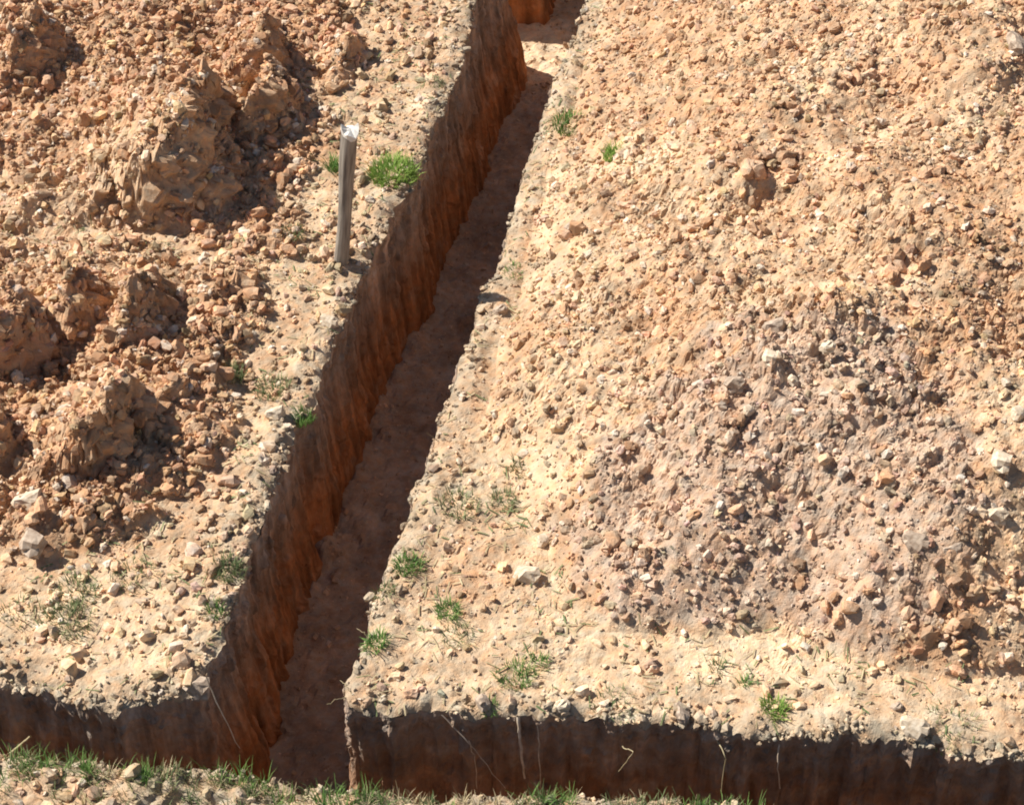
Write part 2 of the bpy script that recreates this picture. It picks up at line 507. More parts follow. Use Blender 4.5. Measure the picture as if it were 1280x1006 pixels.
def left_colour(x, y):
    n = fbm(x, y, 0.4, 4, 85)
    c = mix(RED, TAN * 1.04, np.clip(0.80 + 1.0 * n, 0, 1))
    for px, py in ((110, 170), (40, 230), (210, 250)):
        c = mix(c, CREAM, 0.45 * np.clip(blob(x, y, px, py, 0.3, 0.3), 0, 1))
    return c

# ------------------------------------------------------------------ banks
def axis(fine0, fine1, step, far0=None, far1=None):
    a = list(np.arange(fine0, fine1 + step * 0.5, step))
    if far1 is not None:
        st = step
        while a[-1] < far1:
            st *= 1.35
            a.append(a[-1] + st)
    lo = []
    if far0 is not None:
        st, p = step, fine0
        while p > far0:
            st *= 1.35
            p -= st
            lo.append(p)
    return np.array(lo[::-1] + a)

def grid_faces(n, m, keep=None):
    i, j = np.meshgrid(np.arange(n - 1), np.arange(m - 1), indexing='ij')
    q = np.stack([i * m + j, (i + 1) * m + j, (i + 1) * m + j + 1, i * m + j + 1], -1).reshape(-1, 4)
    if keep is not None:
        q = q[keep[:-1, :-1].ravel() | keep[1:, :-1].ravel() | keep[1:, 1:].ravel() | keep[:-1, 1:].ravel()] if keep.dtype == bool else q
    return q
def compact(v, f, c):
    used = np.unique(f)
    remap = np.full(len(v), -1, np.int64)
    remap[used] = np.arange(len(used))
    return v[used], remap[f], c[used]

ST_S, ST_T = 0.0085, 0.0075
def bank(S, T, rim_fix, heaps, hcol):
    """grid on plan axes S x T; rim_fix warps it onto the rims; returns ground arrays and heap arrays"""
    SS, TT = np.meshgrid(S, T, indexing='ij')
    s, t = rim_fix(SS, TT)
    x, y = to_xy(s, t)
    z = bank_z(x, y)
    e = sstep(0.0, 0.09, rim_drop(s, t))
    hs = [h(x, y) * e - 0.004 * (1 - e) for h in heaps]
    gx = np.stack([x, y, z], -1)
    q = grid_faces(*SS.shape)
    out = {'grid': gx}
    hmax = np.maximum.reduce(hs) if hs else np.full(x.shape, -1.0)
    buried = hmax.ravel() > 0.03
    fg = q[~buried[q].all(1)]
    out['ground'] = compact(gx.reshape(-1, 3), fg, flat_colour(x, y).reshape(-1, 3))
    out['heaps'] = []
    for k, h in enumerate(hs):
        top = (h.ravel() > -0.012) & (h.ravel() > hmax.ravel() - 0.05)
        fh = q[top[q].any(1)]
        slope = np.clip(-np.gradient(h, axis=1) / np.maximum(np.gradient(x, axis=1), 1e-4) - 0.35, 0, 1.0)
        out_x = slope * (1.3 * domes(y, z + h, 0.085, 205, 0.1, 0.6) + 0.03 * fbm(y, z + h, 0.1, 3, 207))   # lumps standing out of steep faces
        front = np.clip(np.gradient(h, axis=0) / np.maximum(np.gradient(y, axis=0), 1e-4) - 0.30, 0, 1.0)
        out_y = front * (1.2 * domes(x, z + h, 0.080, 215, 0.1, 0.6) + 0.03 * fbm(x, z + h, 0.1, 3, 217))
        kk = 1.0 if hcol is left_colour else 0.3
        hv = np.stack([x + kk * out_x, y - kk * out_y, z + h], -1).reshape(-1, 3)
        flat = flat_colour(x, y).reshape(-1, 3)
        w = sstep(0.0, 0.05, h.ravel())
        cc = mix(flat, hcol(x, y).reshape(-1, 3), w)
        out['heaps'].append(compact(hv, fh, cc))
    return out

fineS = axis(0.0, S1 + 0.02, ST_S)
# right bank
S_r = axis(0.0, 5.9, ST_S, None, 70.0)
T_r = axis(W_MAIN, 3.1, ST_T, None, 70.0)
def fix_r(S, T):
    wt = np.exp(-(T - W_MAIN) / 0.25); ws = np.exp(-S / 0.25)
    ch = np.maximum(0.062 - S - (T - W_MAIN), 0) * 0.5          # the junction corner has broken away
    return S + (f_FR(T) + rim_noise(T, 4)) * ws + ch, T + (f_R(S) - W_MAIN + 0.6 * rim_noise(S, 5)) * wt + ch * 0.8
bR = bank(S_r, T_r, fix_r, [heap_right], right_colour)
# left bank (between the cross trench and the side trench)
nS = int(round(S1 / ST_S))
S_l = np.linspace(0, S1, nS)
T_l = axis(-2.25, 0.0, ST_T, -70.0, None)
def fix_l(S, T):
    wt = np.exp(T / 0.25); w0 = np.exp(-S / 0.25); w1 = np.exp(-(S1 - S) / 0.25)
    return S + (f_FL(T) + rim_noise(T, 6)) * w0 + rim_noise(T, 7) * w1, T + (f_L(S) + rim_noise(S, 8)) * wt
bL = bank(S_l, T_l, fix_l, [heap_upper, heap_lower], left_colour)
# far left bank
S_f = axis(S2, S2 + 0.5, 0.02, None, 70.0)
T_f = axis(-1.5, 0.0, 0.02, -70.0, None) + 0.09
def fix_f(S, T):
    return S + rim_noise(T, 9) * np.exp(-(S - S2) / 0.25), T + rim_noise(S, 10) * np.exp((T - 0.09) / 0.25)
bF = bank(S_f, T_f, fix_f, [], left_colour)
# near bank
S_n = axis(-W_CROSS - 0.35, -W_CROSS, 0.0075, -70.0, None)
T_n = axis(-1.2, 3.0, 0.0075, -70.0, 70.0)
def fix_n(S, T):
    return S + (f_N(T) + W_CROSS + rim_noise(T, 11)) * np.exp((S + W_CROSS) / 0.25), T
bN = bank(S_n, T_n, fix_n, [], right_colour)

for nm, b in (('ground', bR), ('ground', bL), ('ground', bF), ('ground', bN)):
    v, f, c = b['ground']
    tag(link(nm, mesh_np(nm, v, f, c, smooth=False), M_SOIL), kind='structure')
heap_tags = [(bR['heaps'][0], 'broad sandy tan spoil heap of crumbly clods opposite the wooden stake', ),
             (bL['heaps'][0], 'red-brown lumpy spoil heap rising behind the wooden stake'),
             (bL['heaps'][1], 'low red-brown spoil heap of broken lumps nearer the cross trench')]
for (v, f, c), lab in heap_tags:
    tag(link('spoil_heap', mesh_np('spoil_heap', v, f, c, smooth=False), M_SOIL), lab, 'soil heap', 'spoil heaps thrown up beside the trench')

print('t', time.time() - _T0)
# ------------------------------------------------------------------ trench walls and floor
CLAY_RED = np.array([0.32, 0.142, 0.062]); CLAY_BRN = np.array([0.285, 0.180, 0.118]); TOPSOIL = np.array([0.31, 0.235, 0.180])
def trench_wall(loop, sign, seed, rows=46, batter=0.03, ribs=1.0, lean_far=0.0, duller=0.0):
    """loop (n,3): top edge; sheet going down to just below the floor, pushed about by digging marks"""
    n = len(loop)
    d = np.gradient(loop[:, :2], axis=0)
    k = np.ones(9) / 9
    d = np.stack([np.convolve(np.pad(d[:, i], 4, 'edge'), k, 'valid') for i in range(2)], 1)
    d /= np.linalg.norm(d, axis=1)[:, None] + 1e-9
    nor = np.stack([d[:, 1], -d[:, 0]], 1) * sign           # towards the open trench
    run = np.concatenate([[0], np.cumsum(np.linalg.norm(np.diff(loop[:, :2], axis=0), axis=1))])
    w = np.linspace(0, 1, rows) ** 1.15
    U, Wd = np.meshgrid(run, w, indexing='ij')
    z = loop[:, 2][:, None] * (1 - Wd) + (-DEPTH - 0.03) * Wd
    lean = 0.10 * (Wd - 0.5) * DEPTH
    off = (0.026 * ribs * fbm(U + lean, z * 0.22, 0.085, 3, seed) + 0.014 * ribs * fbm(U + lean, z * 0.12, 0.035, 2, seed + 3)
           + 0.020 * fbm(U, z, 0.30, 3, seed + 5) + 0.010 * billow(U, z, 0.05, 2, seed + 7) + 0.5 * domes(U, z * 0.8, 0.07, seed + 19, 0.0, 0.5)) * sstep(0.0, 0.10, Wd)
    off = off + 0.6 * domes(U, z, 0.06, seed + 15, 0.0, 0.5) * np.exp(-((Wd - 0.10) / 0.10) ** 2) + 0.012 * billow(U, z, 0.03, 2, seed + 9) * np.exp(-((Wd - 0.06) / 0.06) ** 2)
    off = off - 0.018 * sstep(0, 0.15, Wd) * (1 - sstep(0.4, 0.9, Wd)) + batter * sstep(0.1, 1.0, Wd)
    sloop = to_st(loop[:, 0], loop[:, 1])[0]
    off = off + (lean_far * sstep(3.0, S1 - 0.15, sloop) + 0.6 * lean_far * (1 - sstep(0.0, 1.2, sloop)))[:, None] * Wd
    x = loop[:, 0][:, None] + nor[:, 0][:, None] * off
    y = loop[:, 1][:, None] + nor[:, 1][:, None] * off
    dz = -z + 0.06 * fbm(U, z * 0.3, 0.25, 3, seed + 11)
    c = mix(TOPSOIL, CLAY_BRN, sstep(0.12, 0.34, dz))
    c = mix(c, CLAY_RED, sstep(0.30, 0.52, dz) * (1 - duller))
    c = mix(c, np.array([0.44, 0.34, 0.26]), 0.55 * sstep(0.05, 0.30, fbm(U, z, 0.14, 4, seed + 17, 0.6)) * (0.4 + 0.6 * duller))
    c = c * (1 + 0.5 * fbm(U + lean, z * 0.15, 0.06, 3, seed + 13))[..., None]
    return np.stack([x, y, z], -1).reshape(-1, 3), grid_faces(n, rows), np.clip(c, 0.02, 1).reshape(-1, 3)

def cut(arr_idx, lo, hi):
    return (arr_idx >= lo) & (arr_idx <= hi)
gR, gL, gF, gN = bR['grid'], bL['grid'], bF['grid'], bN['grid']
mT = T_r < 8; mS = S_r < 9
loopR = np.vstack([gR[0, mT][::-1], gR[mS, 0][1:]])
mTl = T_l > -8
loopL = np.vstack([gL[0, mTl], gL[1:, -1], gL[-1, mTl][::-1][1:]])
mTf = T_f > -8; mSf = S_f < S2 + 4
loopF = np.vstack([gF[0, mTf], gF[mSf, -1][1:]])
mTn = np.abs(T_n) < 9
loopN = gN[-1, mTn]
for lp, sg, sd_, rows, rb, lf, du, wm in ((loopR, -1, 101, 60, 1.25, 0.0, 0.75, M_FACE), (loopL, 1, 131, 60, 0.8, 0.10, 0.0, M_WALL), (loopF, 1, 151, 46, 1.0, 0.0, 0.0, M_WALL), (loopN, -1, 171, 16, 1.0, 0.0, 0.5, M_FACE)):
    v, f, c = trench_wall(lp, sg, sd_, rows, ribs=rb, lean_far=lf, duller=du)
    tag(link('trench_wall', mesh_np('trench_wall', v, f, c, smooth=False), wm), kind='structure')

def floor_z(x, y):
    s, t = to_st(x, y)
    talus = np.exp(-np.maximum(t - 0.02, 0) / 0.06) * (t > -0.3) * (s > 0) * (s < S1) + np.exp(-np.maximum(W_MAIN - t, 0) / 0.05) * (t < W_MAIN + 0.3) * (s > 0)
    return (-DEPTH + 0.030 * fbm(x, y, 0.35, 3, 91) + 0.022 * billow(x, y, 0.09, 3, 92) + 0.6 * domes(x, y, 0.07, 97, 0.0, 0.5)
            + 0.07 * talus * np.clip(0.5 + 1.6 * fbm(x, y, 0.22, 3, 98), 0, 1.2))
def trench_floor(S, T):
    SS, TT = np.meshgrid(S, T, indexing='ij')
    x, y = to_xy(SS, TT)
    z = floor_z(x, y)
    n = fbm(x, y, 0.3, 3, 95)
    c = mix(np.array([0.49, 0.37, 0.275]), np.array([0.38, 0.265, 0.185]), np.clip(0.5 + n, 0, 1))
    c = mix(c, CREAM * 1.15, 0.75 * sstep(S1 - 0.2, S1 - 0.05, SS))       # brightness of the sunlit patch painted into the floor from the side trench on
    return np.stack([x, y, z], -1).reshape(-1, 3), grid_faces(*SS.shape), c.reshape(-1, 3)
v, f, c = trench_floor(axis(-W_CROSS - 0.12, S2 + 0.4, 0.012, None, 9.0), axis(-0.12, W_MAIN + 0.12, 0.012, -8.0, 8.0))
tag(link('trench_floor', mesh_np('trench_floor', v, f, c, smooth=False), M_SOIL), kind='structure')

print('t', time.time() - _T0)
# ------------------------------------------------------------------ clods
def rock_mesh_data(seed, n=2, rough=0.30, flat=0.75):
    """subdivided cube pushed to an angular lump: (verts, quads)"""
    lin = np.linspace(-1, 1, n + 1)
    vs, idx, fs = [], {}, []
    def vid(p):
        key = tuple(np.round(p, 4))
        if key not in idx:
            idx[key] = len(vs); vs.append(p)
        return idx[key]
    for ax in range(3):
        for sg in (-1, 1):
            for i in range(n):
                for j in range(n):
                    qd = []
                    for (a, b) in ((0, 0), (1, 0), (1, 1), (0, 1)):
                        p = [0, 0, 0]
                        p[ax] = sg; p[(ax + 1) % 3] = lin[i + a]; p[(ax + 2) % 3] = lin[j + b]
                        qd.append(vid(p))
                    fs.append(qd if sg > 0 else qd[::-1])
    v = np.array(vs, float)
    v = v / np.linalg.norm(v, axis=1)[:, None] ** 0.85
    r = np.random.default_rng(seed)
    v *= 1 + rough * r.uniform(-1, 1, (len(v), 1))
    v += rough * 0.35 * r.uniform(-1, 1, v.shape)
    for _ in range(3):                                              # flatten a few sides: broken faces
        d = r.normal(size=3); d /= np.linalg.norm(d)
        lim = r.uniform(0.55, 0.85)
        p = v @ d
        v -= np.maximum(p - lim, 0)[:, None] * d * 0.9
    v *= np.array([1.0, r.uniform(0.6, 0.95), r.uniform(0.5, 0.8)]) * np.array([1, 1, flat / 0.75])
    return v, np.array(fs)
VAR2 = [rock_mesh_data(k) for k in range(14)]
VAR1 = [rock_mesh_data(100 + k, n=1, rough=0.35) for k in range(10)]

def rotations(n, rng, tilt=0.6):
    ez = rng.uniform(0, 2 * np.pi, n); ex = rng.normal(0, tilt, n); ey = rng.normal(0, tilt, n)
    cz, sz, cxx, sxx, cyy, syy = np.cos(ez), np.sin(ez), np.cos(ex), np.sin(ex), np.cos(ey), np.sin(ey)
    Z = np.zeros((n, 3, 3)); X = np.zeros((n, 3, 3)); Y = np.zeros((n, 3, 3))
    Z[:, 0, 0] = cz; Z[:, 0, 1] = -sz; Z[:, 1, 0] = sz; Z[:, 1, 1] = cz; Z[:, 2, 2] = 1
    X[:, 0, 0] = 1; X[:, 1, 1] = cxx; X[:, 1, 2] = -sxx; X[:, 2, 1] = sxx; X[:, 2, 2] = cxx
    Y[:, 1, 1] = 1; Y[:, 0, 0] = cyy; Y[:, 0, 2] = syy; Y[:, 2, 0] = -syy; Y[:, 2, 2] = cyy
    return Z @ X @ Y

def merge_rocks(variants, pos, rad, rot, cols, rng):
    vi = rng.integers(0, len(variants), len(pos))
    V, Fc, C = [], [], []
    base = 0
    for k, (rv, rf) in enumerate(variants):
        m = vi == k
        if not m.any(): continue
        p = np.einsum('nij,vj->nvi', rot[m], rv) * rad[m][:, None, None] + pos[m][:, None, :]
        n, nv = p.shape[:2]
        V.append(p.reshape(-1, 3))
        Fc.append((rf[None] + (np.arange(n) * nv)[:, None, None] + base).reshape(-1, 4))
        C.append(np.repeat(cols[m], nv, 0))
        base += n * nv
    return np.vstack(V), np.vstack(Fc), np.vstack(C)

def scatter(n, rng, s0, s1, t0, t1):
    return rng.uniform(s0, s1, n), rng.uniform(t0, t1, n)

def on_bank(s, t):
    """True outside the cuts (with a small margin)"""
    m = 0.012
    right = (t > f_R(s) + m) & (s > f_FR(t) + m)
    left = (t < f_L(s) - m) & (s > f_FL(t) + m) & (s < S1 - m)
    near = s < f_N(t) - m
    farl = (t < -m) & (s > S2 + m)
    return right | left | near | farl

def heap_parts(x, y):
    return heap_right(x, y), np.maximum(heap_upper(x, y), heap_lower(x, y))

def region_colour(x, y, hr, hl):
    c = flat_colour(x, y)
    c = mix(c, right_colour(x, y), sstep(-0.01, 0.04, hr))
    return mix(c, left_colour(x, y), sstep(-0.01, 0.04, hl))

def clod_field(n, rmin, rmax, power, seed, flat_keep, sink, var, steep=False, s0=-0.75, s1=5.6, t0=-2.3, t1=3.0):
    rng = np.random.default_rng(seed)
    s, t = scatter(n, rng, s0, s1, t0, t1)
    ok = on_bank(s, t)
    s, t = s[ok], t[ok]
    x, y = to_xy(s, t)
    inview = np.abs(x) < 0.34 * y * 1.0 + 0.45
    x, y, s, t = x[inview], y[inview], s[inview], t[inview]
    hr, hl = heap_parts(x, y)
    dens = 0.35 + 0.9 * np.clip(0.5 + 1.3 * fbm(x, y, 0.30, 3, 77), 0, 1)
    on = np.maximum(hr, hl)
    if steep:                                                    # tipped faces are all loose lumps
        d = 0.04
        gr = np.maximum(*heap_parts(x + d, y - 0.5 * d)) - on
        dens = dens * np.clip(0.3 + 1.1 * np.abs(gr) / d, 0.3, 1.6)
    keep = rng.uniform(0, 1, len(x)) < np.where(on > 0.01, dens, flat_keep * dens)
    x, y, hr, hl = x[keep], y[keep], hr[keep], hl[keep]
    m = len(x)
    u = rng.uniform(0, 1, m)
    rad = rmin * (1 - u * (1 - (rmin / rmax) ** power)) ** (-1 / power)
    rad = np.where(hr > hl, np.minimum(rad, 0.022 + 0.4 * np.maximum(rad - 0.022, 0)), rad)
    z = surface_z(x, y) + rad * sink
    c = region_colour(x, y, hr, hl)
    c = c * rng.uniform(0.72, 1.28, (m, 1)) * (1 + rng.normal(0, 0.035, (m, 3)))
    pale = rng.uniform(0, 1, m) < 0.11
    c[pale] = mix(c[pale], np.array([0.66, 0.57, 0.46]), np.full(pale.sum(), 0.7))
    return np.stack([x, y, z], -1), rad, c, rng, hr, hl

pos, rad, cc, rng, hr, hl = clod_field(46000, 0.0080, 0.036, 2.3, 201, 0.26, 0.25, VAR2)
ex = clod_field(25000, 0.0095, 0.040, 2.2, 211, 0.25, 0.3, VAR2, True, t0=-2.2, t1=0.0)
pos, rad, cc, hr, hl = np.vstack([pos, ex[0]]), np.concatenate([rad, ex[1]]), np.vstack([cc, ex[2]]), np.concatenate([hr, ex[4]]), np.concatenate([hl, ex[5]])
print('clods', len(pos), (rad > 0.0125).sum())
order = np.argsort(-rad)
# the largest that stand free are single things
single, n_left, n_right = [], 0, 0
for i in order:
    if max(hr[i], hl[i]) > 0.02 and abs(pos[i, 0]) < 0.285 * pos[i, 1] and 3.9 < pos[i, 1] < 8.6:
        if hl[i] > hr[i] and n_left < 130:
            single.append(i); n_left += 1
        elif hl[i] <= hr[i] and n_right < 110:
            single.append(i); n_right += 1
rest = np.ones(len(pos), bool); rest[single] = False
rot = rotations(len(pos), rng)
rightward = to_st(pos[:, 0], pos[:, 1])[1] > W_MAIN * 0.5
for side, lab in ((rightward, 'loose tan soil crumbs strewn over the sandy heap'), (~rightward, 'loose red-brown soil crumbs strewn over the lumpy heaps')):
    big = rest & side & (rad > 0.0125); sml = rest & side & (rad <= 0.0125)
    v, f, c = merge_rocks(VAR2, pos[big], rad[big], rot[big], cc[big], rng)
    v1, f1, c1 = merge_rocks(VAR1, pos[sml], rad[sml], rot[sml], cc[sml], rng)
    o = link('soil_crumbs', mesh_np('soil_crumbs', np.vstack([v, v1]), np.vstack([f, f1 + len(v)]), np.vstack([c, c1]), smooth=False), M_CRUMB)
    tag(o, lab, 'soil crumbs', kind='stuff')

# broken topsoil along the cut edges
rngr = np.random.default_rng(77)
def rim_crumbs(n):
    k = rngr.choice(5, n, p=[0.27, 0.15, 0.28, 0.14, 0.16])
    q = rngr.uniform(0, 1, n); e = rngr.exponential(0.028, n) - 0.006
    s = np.zeros(n); t = np.zeros(n)
    u = q * S1
    m = k == 0; s[m] = u[m]; t[m] = f_L(u[m]) - e[m]
    m = k == 1; s[m] = u[m]; t[m] = f_R(u[m]) + e[m]
    m = k == 2; t[m] = W_MAIN + q[m] * 2.3; s[m] = f_FR(t[m]) + e[m]
    m = k == 3; t[m] = -q[m] * 1.2; s[m] = f_FL(t[m]) + e[m]
    m = k == 4; t[m] = -1.2 + q[m] * 3.6; s[m] = f_N(t[m]) - e[m]
    return s, t
sr_, tr_ = rim_crumbs(4200)
xr_, yr_ = to_xy(sr_, tr_)
gate = fbm(xr_, yr_, 0.16, 3, 78) + rngr.normal(0, 0.12, len(xr_)) > 0.02
xr_, yr_ = xr_[gate], yr_[gate]
rr_ = 0.0058 * (1 - rngr.uniform(0, 1, len(xr_)) * 0.975) ** -0.42
cr_ = mix(flat_colour(xr_, yr_), TOPS, np.full(len(xr_), 0.5)) * rngr.uniform(0.65, 1.35, (len(xr_), 1))
v, f, c = merge_rocks(VAR2, np.stack([xr_, yr_, surface_z(xr_, yr_) + 0.3 * rr_], -1), rr_, rotations(len(xr_), rngr), cr_, rngr)
tag(link('rim_crumbs', mesh_np('rim_crumbs', v, f, c, smooth=False), M_CRUMB), 'broken greyish topsoil crumbs along the cut trench edges', 'soil crumbs', kind='stuff')
pos2, rad2, cc2, rng2, _, _ = clod_field(62000, 0.0042, 0.0090, 1.6, 301, 0.40, 0.2, VAR1)
v, f, c = merge_rocks(VAR1, pos2, rad2, rotations(len(pos2), rng2, 1.0), cc2, rng2)
tag(link('soil_grit', mesh_np('soil_grit', v, f, c, smooth=False), M_CRUMB), 'fine soil grit covering the banks and heaps', 'soil grit', kind='stuff')

# crumbs fallen on the trench floor
rng3 = np.random.default_rng(5)
s3 = rng3.uniform(-W_CROSS, S2 + 0.6, 1500); t3 = rng3.uniform(0.0, W_MAIN, 1500)
x3, y3 = to_xy(s3, t3)
r3 = 0.005 * (1 - rng3.uniform(0, 1, 1500) * 0.97) ** -0.42
v, f, c = merge_rocks(VAR1, np.stack([x3, y3, floor_z(x3, y3) + r3 * 0.2], -1), np.minimum(r3, 0.03), rotations(1500, rng3), np.array([0.50, 0.36, 0.25]) * rng3.uniform(0.7, 1.3, (1500, 1)), rng3)
tag(link('fallen_crumbs', mesh_np('fallen_crumbs', v, f, c, smooth=False), M_CRUMB), 'crumbs of earth fallen onto the shaded trench floor', 'soil crumbs', kind='stuff')

# single clods share a few meshes
def var_meshes(prefix, mat, variants):
    out = []
    for k, (rv, rf) in enumerate(variants):
        me = mesh_np(prefix, rv, rf, None, smooth=False)
        me.materials.append(mat)
        out.append(me)
    return out
VAR3 = [rock_mesh_data(500 + k, n=3, rough=0.24) for k in range(14)]
CL_TAN = var_meshes('tan_clod', M_CLOD_TAN, VAR3)
CL_RED = var_meshes('red_clod', M_CLOD_RED, VAR3)
for i in single:
    left = hl[i] > hr[i]
    me = random.choice(CL_RED if left else CL_TAN)
    o = bpy.data.objects.new('soil_clod', me)
    col.objects.link(o)
    o.location = pos[i]
    o.scale = (rad[i],) * 3
    o.rotation_euler = Matrix(rot[i].tolist()).to_euler()
    if left:
        tag(o, 'hard red-brown clod of earth lying on the lumpy heaps by the stake', 'soil clod', 'clods on the red-brown heaps')
    else:
        tag(o, 'hard tan clod of earth lying on the broad sandy heap', 'soil clod', 'clods on the sandy heap')

print('t', time.time() - _T0)
def drop_points(pts):
    """photo pixels -> points on the soil surface"""
    P = np.array(pts, float)
    u, v = (P[:, 0] - CXP) / F_PX, -(P[:, 1] - CYP) / F_PX
    dy, dz = math.cos(PITCH) + v * math.sin(PITCH), -math.sin(PITCH) + v * math.cos(PITCH)
    z = np.full(len(P), 0.05)
    for _ in range(8):
        t = (z - CAM_H) / dz
        z = surface_z(u * t, dy * t)
    t = (z - CAM_H) / dz
    return np.stack([u * t, dy * t, z], 1)

# tight clusters of lumps on the sandy heap
CLUSTERS = [(970, 215, 11, 0.13, 0.046), (1075, 95, 5, 0.08, 0.04), (885, 285, 5, 0.06, 0.032), (1180, 210, 7, 0.11, 0.036), (1120, 335, 7, 0.11, 0.036), (985, 142, 4, 0.05, 0.03),
            (1030, 45, 4, 0.06, 0.034), (1085, 600, 4, 0.06, 0.036), (1190, 775, 5, 0.08, 0.036), (1060, 752, 5, 0.08, 0.032), (775, 680, 4, 0.05, 0.03), (715, 292, 2, 0.03, 0.036), (1165, 150, 4, 0.06, 0.034)]
rc = np.random.default_rng(88)
for (px, py, n, spread, rmax), cp in zip(CLUSTERS, drop_points([q[:2] for q in CLUSTERS])):
    ox, oy = cp[0] + rc.uniform(-spread, spread, n), cp[1] + rc.uniform(-0.7, 0.7, n) * spread
    zz = surface_z(ox, oy)
    rr = rmax * rc.uniform(0.55, 1.0, n)
    for q in range(n):
        o = bpy.data.objects.new('soil_clod', random.choice(CL_TAN))
        col.objects.link(o)
        o.location = (ox[q], oy[q], zz[q] + rr[q] * 0.45)
        o.scale = (rr[q], rr[q], rr[q] * rc.uniform(0.9, 1.5))
        o.rotation_euler = rc.uniform(-0.6, 0.6, 2).tolist() + [rc.uniform(0, 6.28)]
        tag(o, 'large brown lump in a tight cluster casting dark shadows on the sandy heap', 'soil clod', 'clustered lumps on the sandy heap')

# ------------------------------------------------------------------ named stones
VAR4 = [rock_mesh_data(300 + k, n=3, rough=0.20, flat=0.85) for k in range(8)]
def stone(px, py, size, label, mat, k=0, z=0.0, ang=0.0, tall=1.0, sink=0.25, name='stone', cat='stone', group=None):
    p = z
    zz = p[2]
    rv, rf = VAR4[k % len(VAR4)]
    me = mesh_np(name, rv, rf, None, smooth=False)
    size = size * 0.8
    o = link(name, me, mat)
    o.location = (p[0], p[1], zz + size * sink)
    o.scale = (size, size * 0.85, size * tall)
    o.rotation_euler = (0.15 * ((k * 7) % 5 - 2), 0.12 * ((k * 5) % 5 - 2), ang)
    tag(o, label, cat, group)
    return o
STONES = [
    (38, 632, 0.075, 'pale blocky stone at the foot of the low red-brown heap', M_STONE, 0),
    (42, 682, 0.075, 'grey flat stone just below the pale blocky one', M_DSTONE, 1),
    (660, 722, 0.062, 'large pale stone with a dark hollow on flat ground by the sandy heap', M_STONE, 2),
    (679, 678, 0.045, 'pale knobbly stone beside the large hollow one', M_STONE, 3),
    (603, 880, 0.045, 'dark grey stone sitting on the cross trench rim by a grass tuft', M_DSTONE, 4),
    (702, 884, 0.040, 'whitish stone perched on the cross trench rim', M_STONE, 5),
    (852, 893, 0.045, 'grey stone on the cross trench rim below the bare sandy patch', M_DSTONE, 6),
    (1143, 912, 0.062, 'big whitish stone overhanging the cross trench rim', M_STONE, 7),
    (968, 412, 0.055, 'tall grey-violet stone standing on the sandy heap', M_DSTONE, 0),
    (962, 450, 0.050, 'cream stone below the tall grey-violet one', M_STONE, 1),
    (918, 481, 0.048, 'dark-sided stone lying alone on the sandy heap', M_DSTONE, 2),
    (935, 515, 0.036, 'small whitish stone beneath the dark-sided one', M_STONE, 3),
    (990, 478, 0.036, 'pale violet stone next to the cream one', M_STONE, 4),
    (1034, 436, 0.040, 'pale rounded stone among coarse clods of the sandy heap', M_STONE, 5),
    (1270, 60, 0.075, 'grey block of earth half buried in the sandy heap crest', M_DSTONE, 6),
    (1145, 680, 0.060, 'dark blocky stone in the lower grey part of the sandy heap', M_DSTONE, 7),
    (1190, 690, 0.050, 'grey slanting stone beside the dark blocky one', M_DSTONE, 0),
    (1250, 580, 0.060, 'bright cream stone at the end of the sandy heap', M_STONE, 1),
    (1245, 645, 0.050, 'smooth cream stone in sandy soil beneath the bright one', M_STONE, 2),
    (1272, 520, 0.050, 'white stone on coarse gravelly soil of the sandy heap', M_STONE, 3),
    (712, 290, 0.045, 'brown angular stone near the trench edge facing the stake', M_DSTONE, 4),
    (625, 390, 0.042, 'dark wedge of earth by the long trench edge', M_DSTONE, 5),
    (574, 578, 0.020, 'tiny white pebble at the long trench edge', M_STONE, 6),
    (412, 405, 0.050, 'cream stone overhanging the long trench below the stake', M_STONE, 7),
    (345, 520, 0.050, 'pale sloping stone at the edge near dull grass', M_STONE, 0),
    (163, 240, 0.040, 'dark single stone on the smooth saddle between the red-brown heaps', M_DSTONE, 1),
    (248, 860, 0.060, 'dark crumbling block at the corner of the two trenches', M_DSTONE, 2),
    (113, 470, 0.035, 'pale round stone on the low red-brown heap', M_STONE, 3),
    (22, 475, 0.050, 'pale stone beside the hollow of the low red-brown heap', M_STONE, 4),
    (506, 214, 0.024, 'pinkish pebble lodged in a bright grass tuft', M_STONE, 5),
    (155, 92, 0.040, 'cream stone on the flank of the heap behind the stake', M_STONE, 6),
    (1120, 885, 0.030, 'small brown stone near the rim by the big whitish stone', M_DSTONE, 5),
]
for (px, py, sz, lab, m, k), p in zip(STONES, drop_points([q[:2] for q in STONES])):
    stone(px, py, sz, lab, m, k, p, ang=k * 1.3)

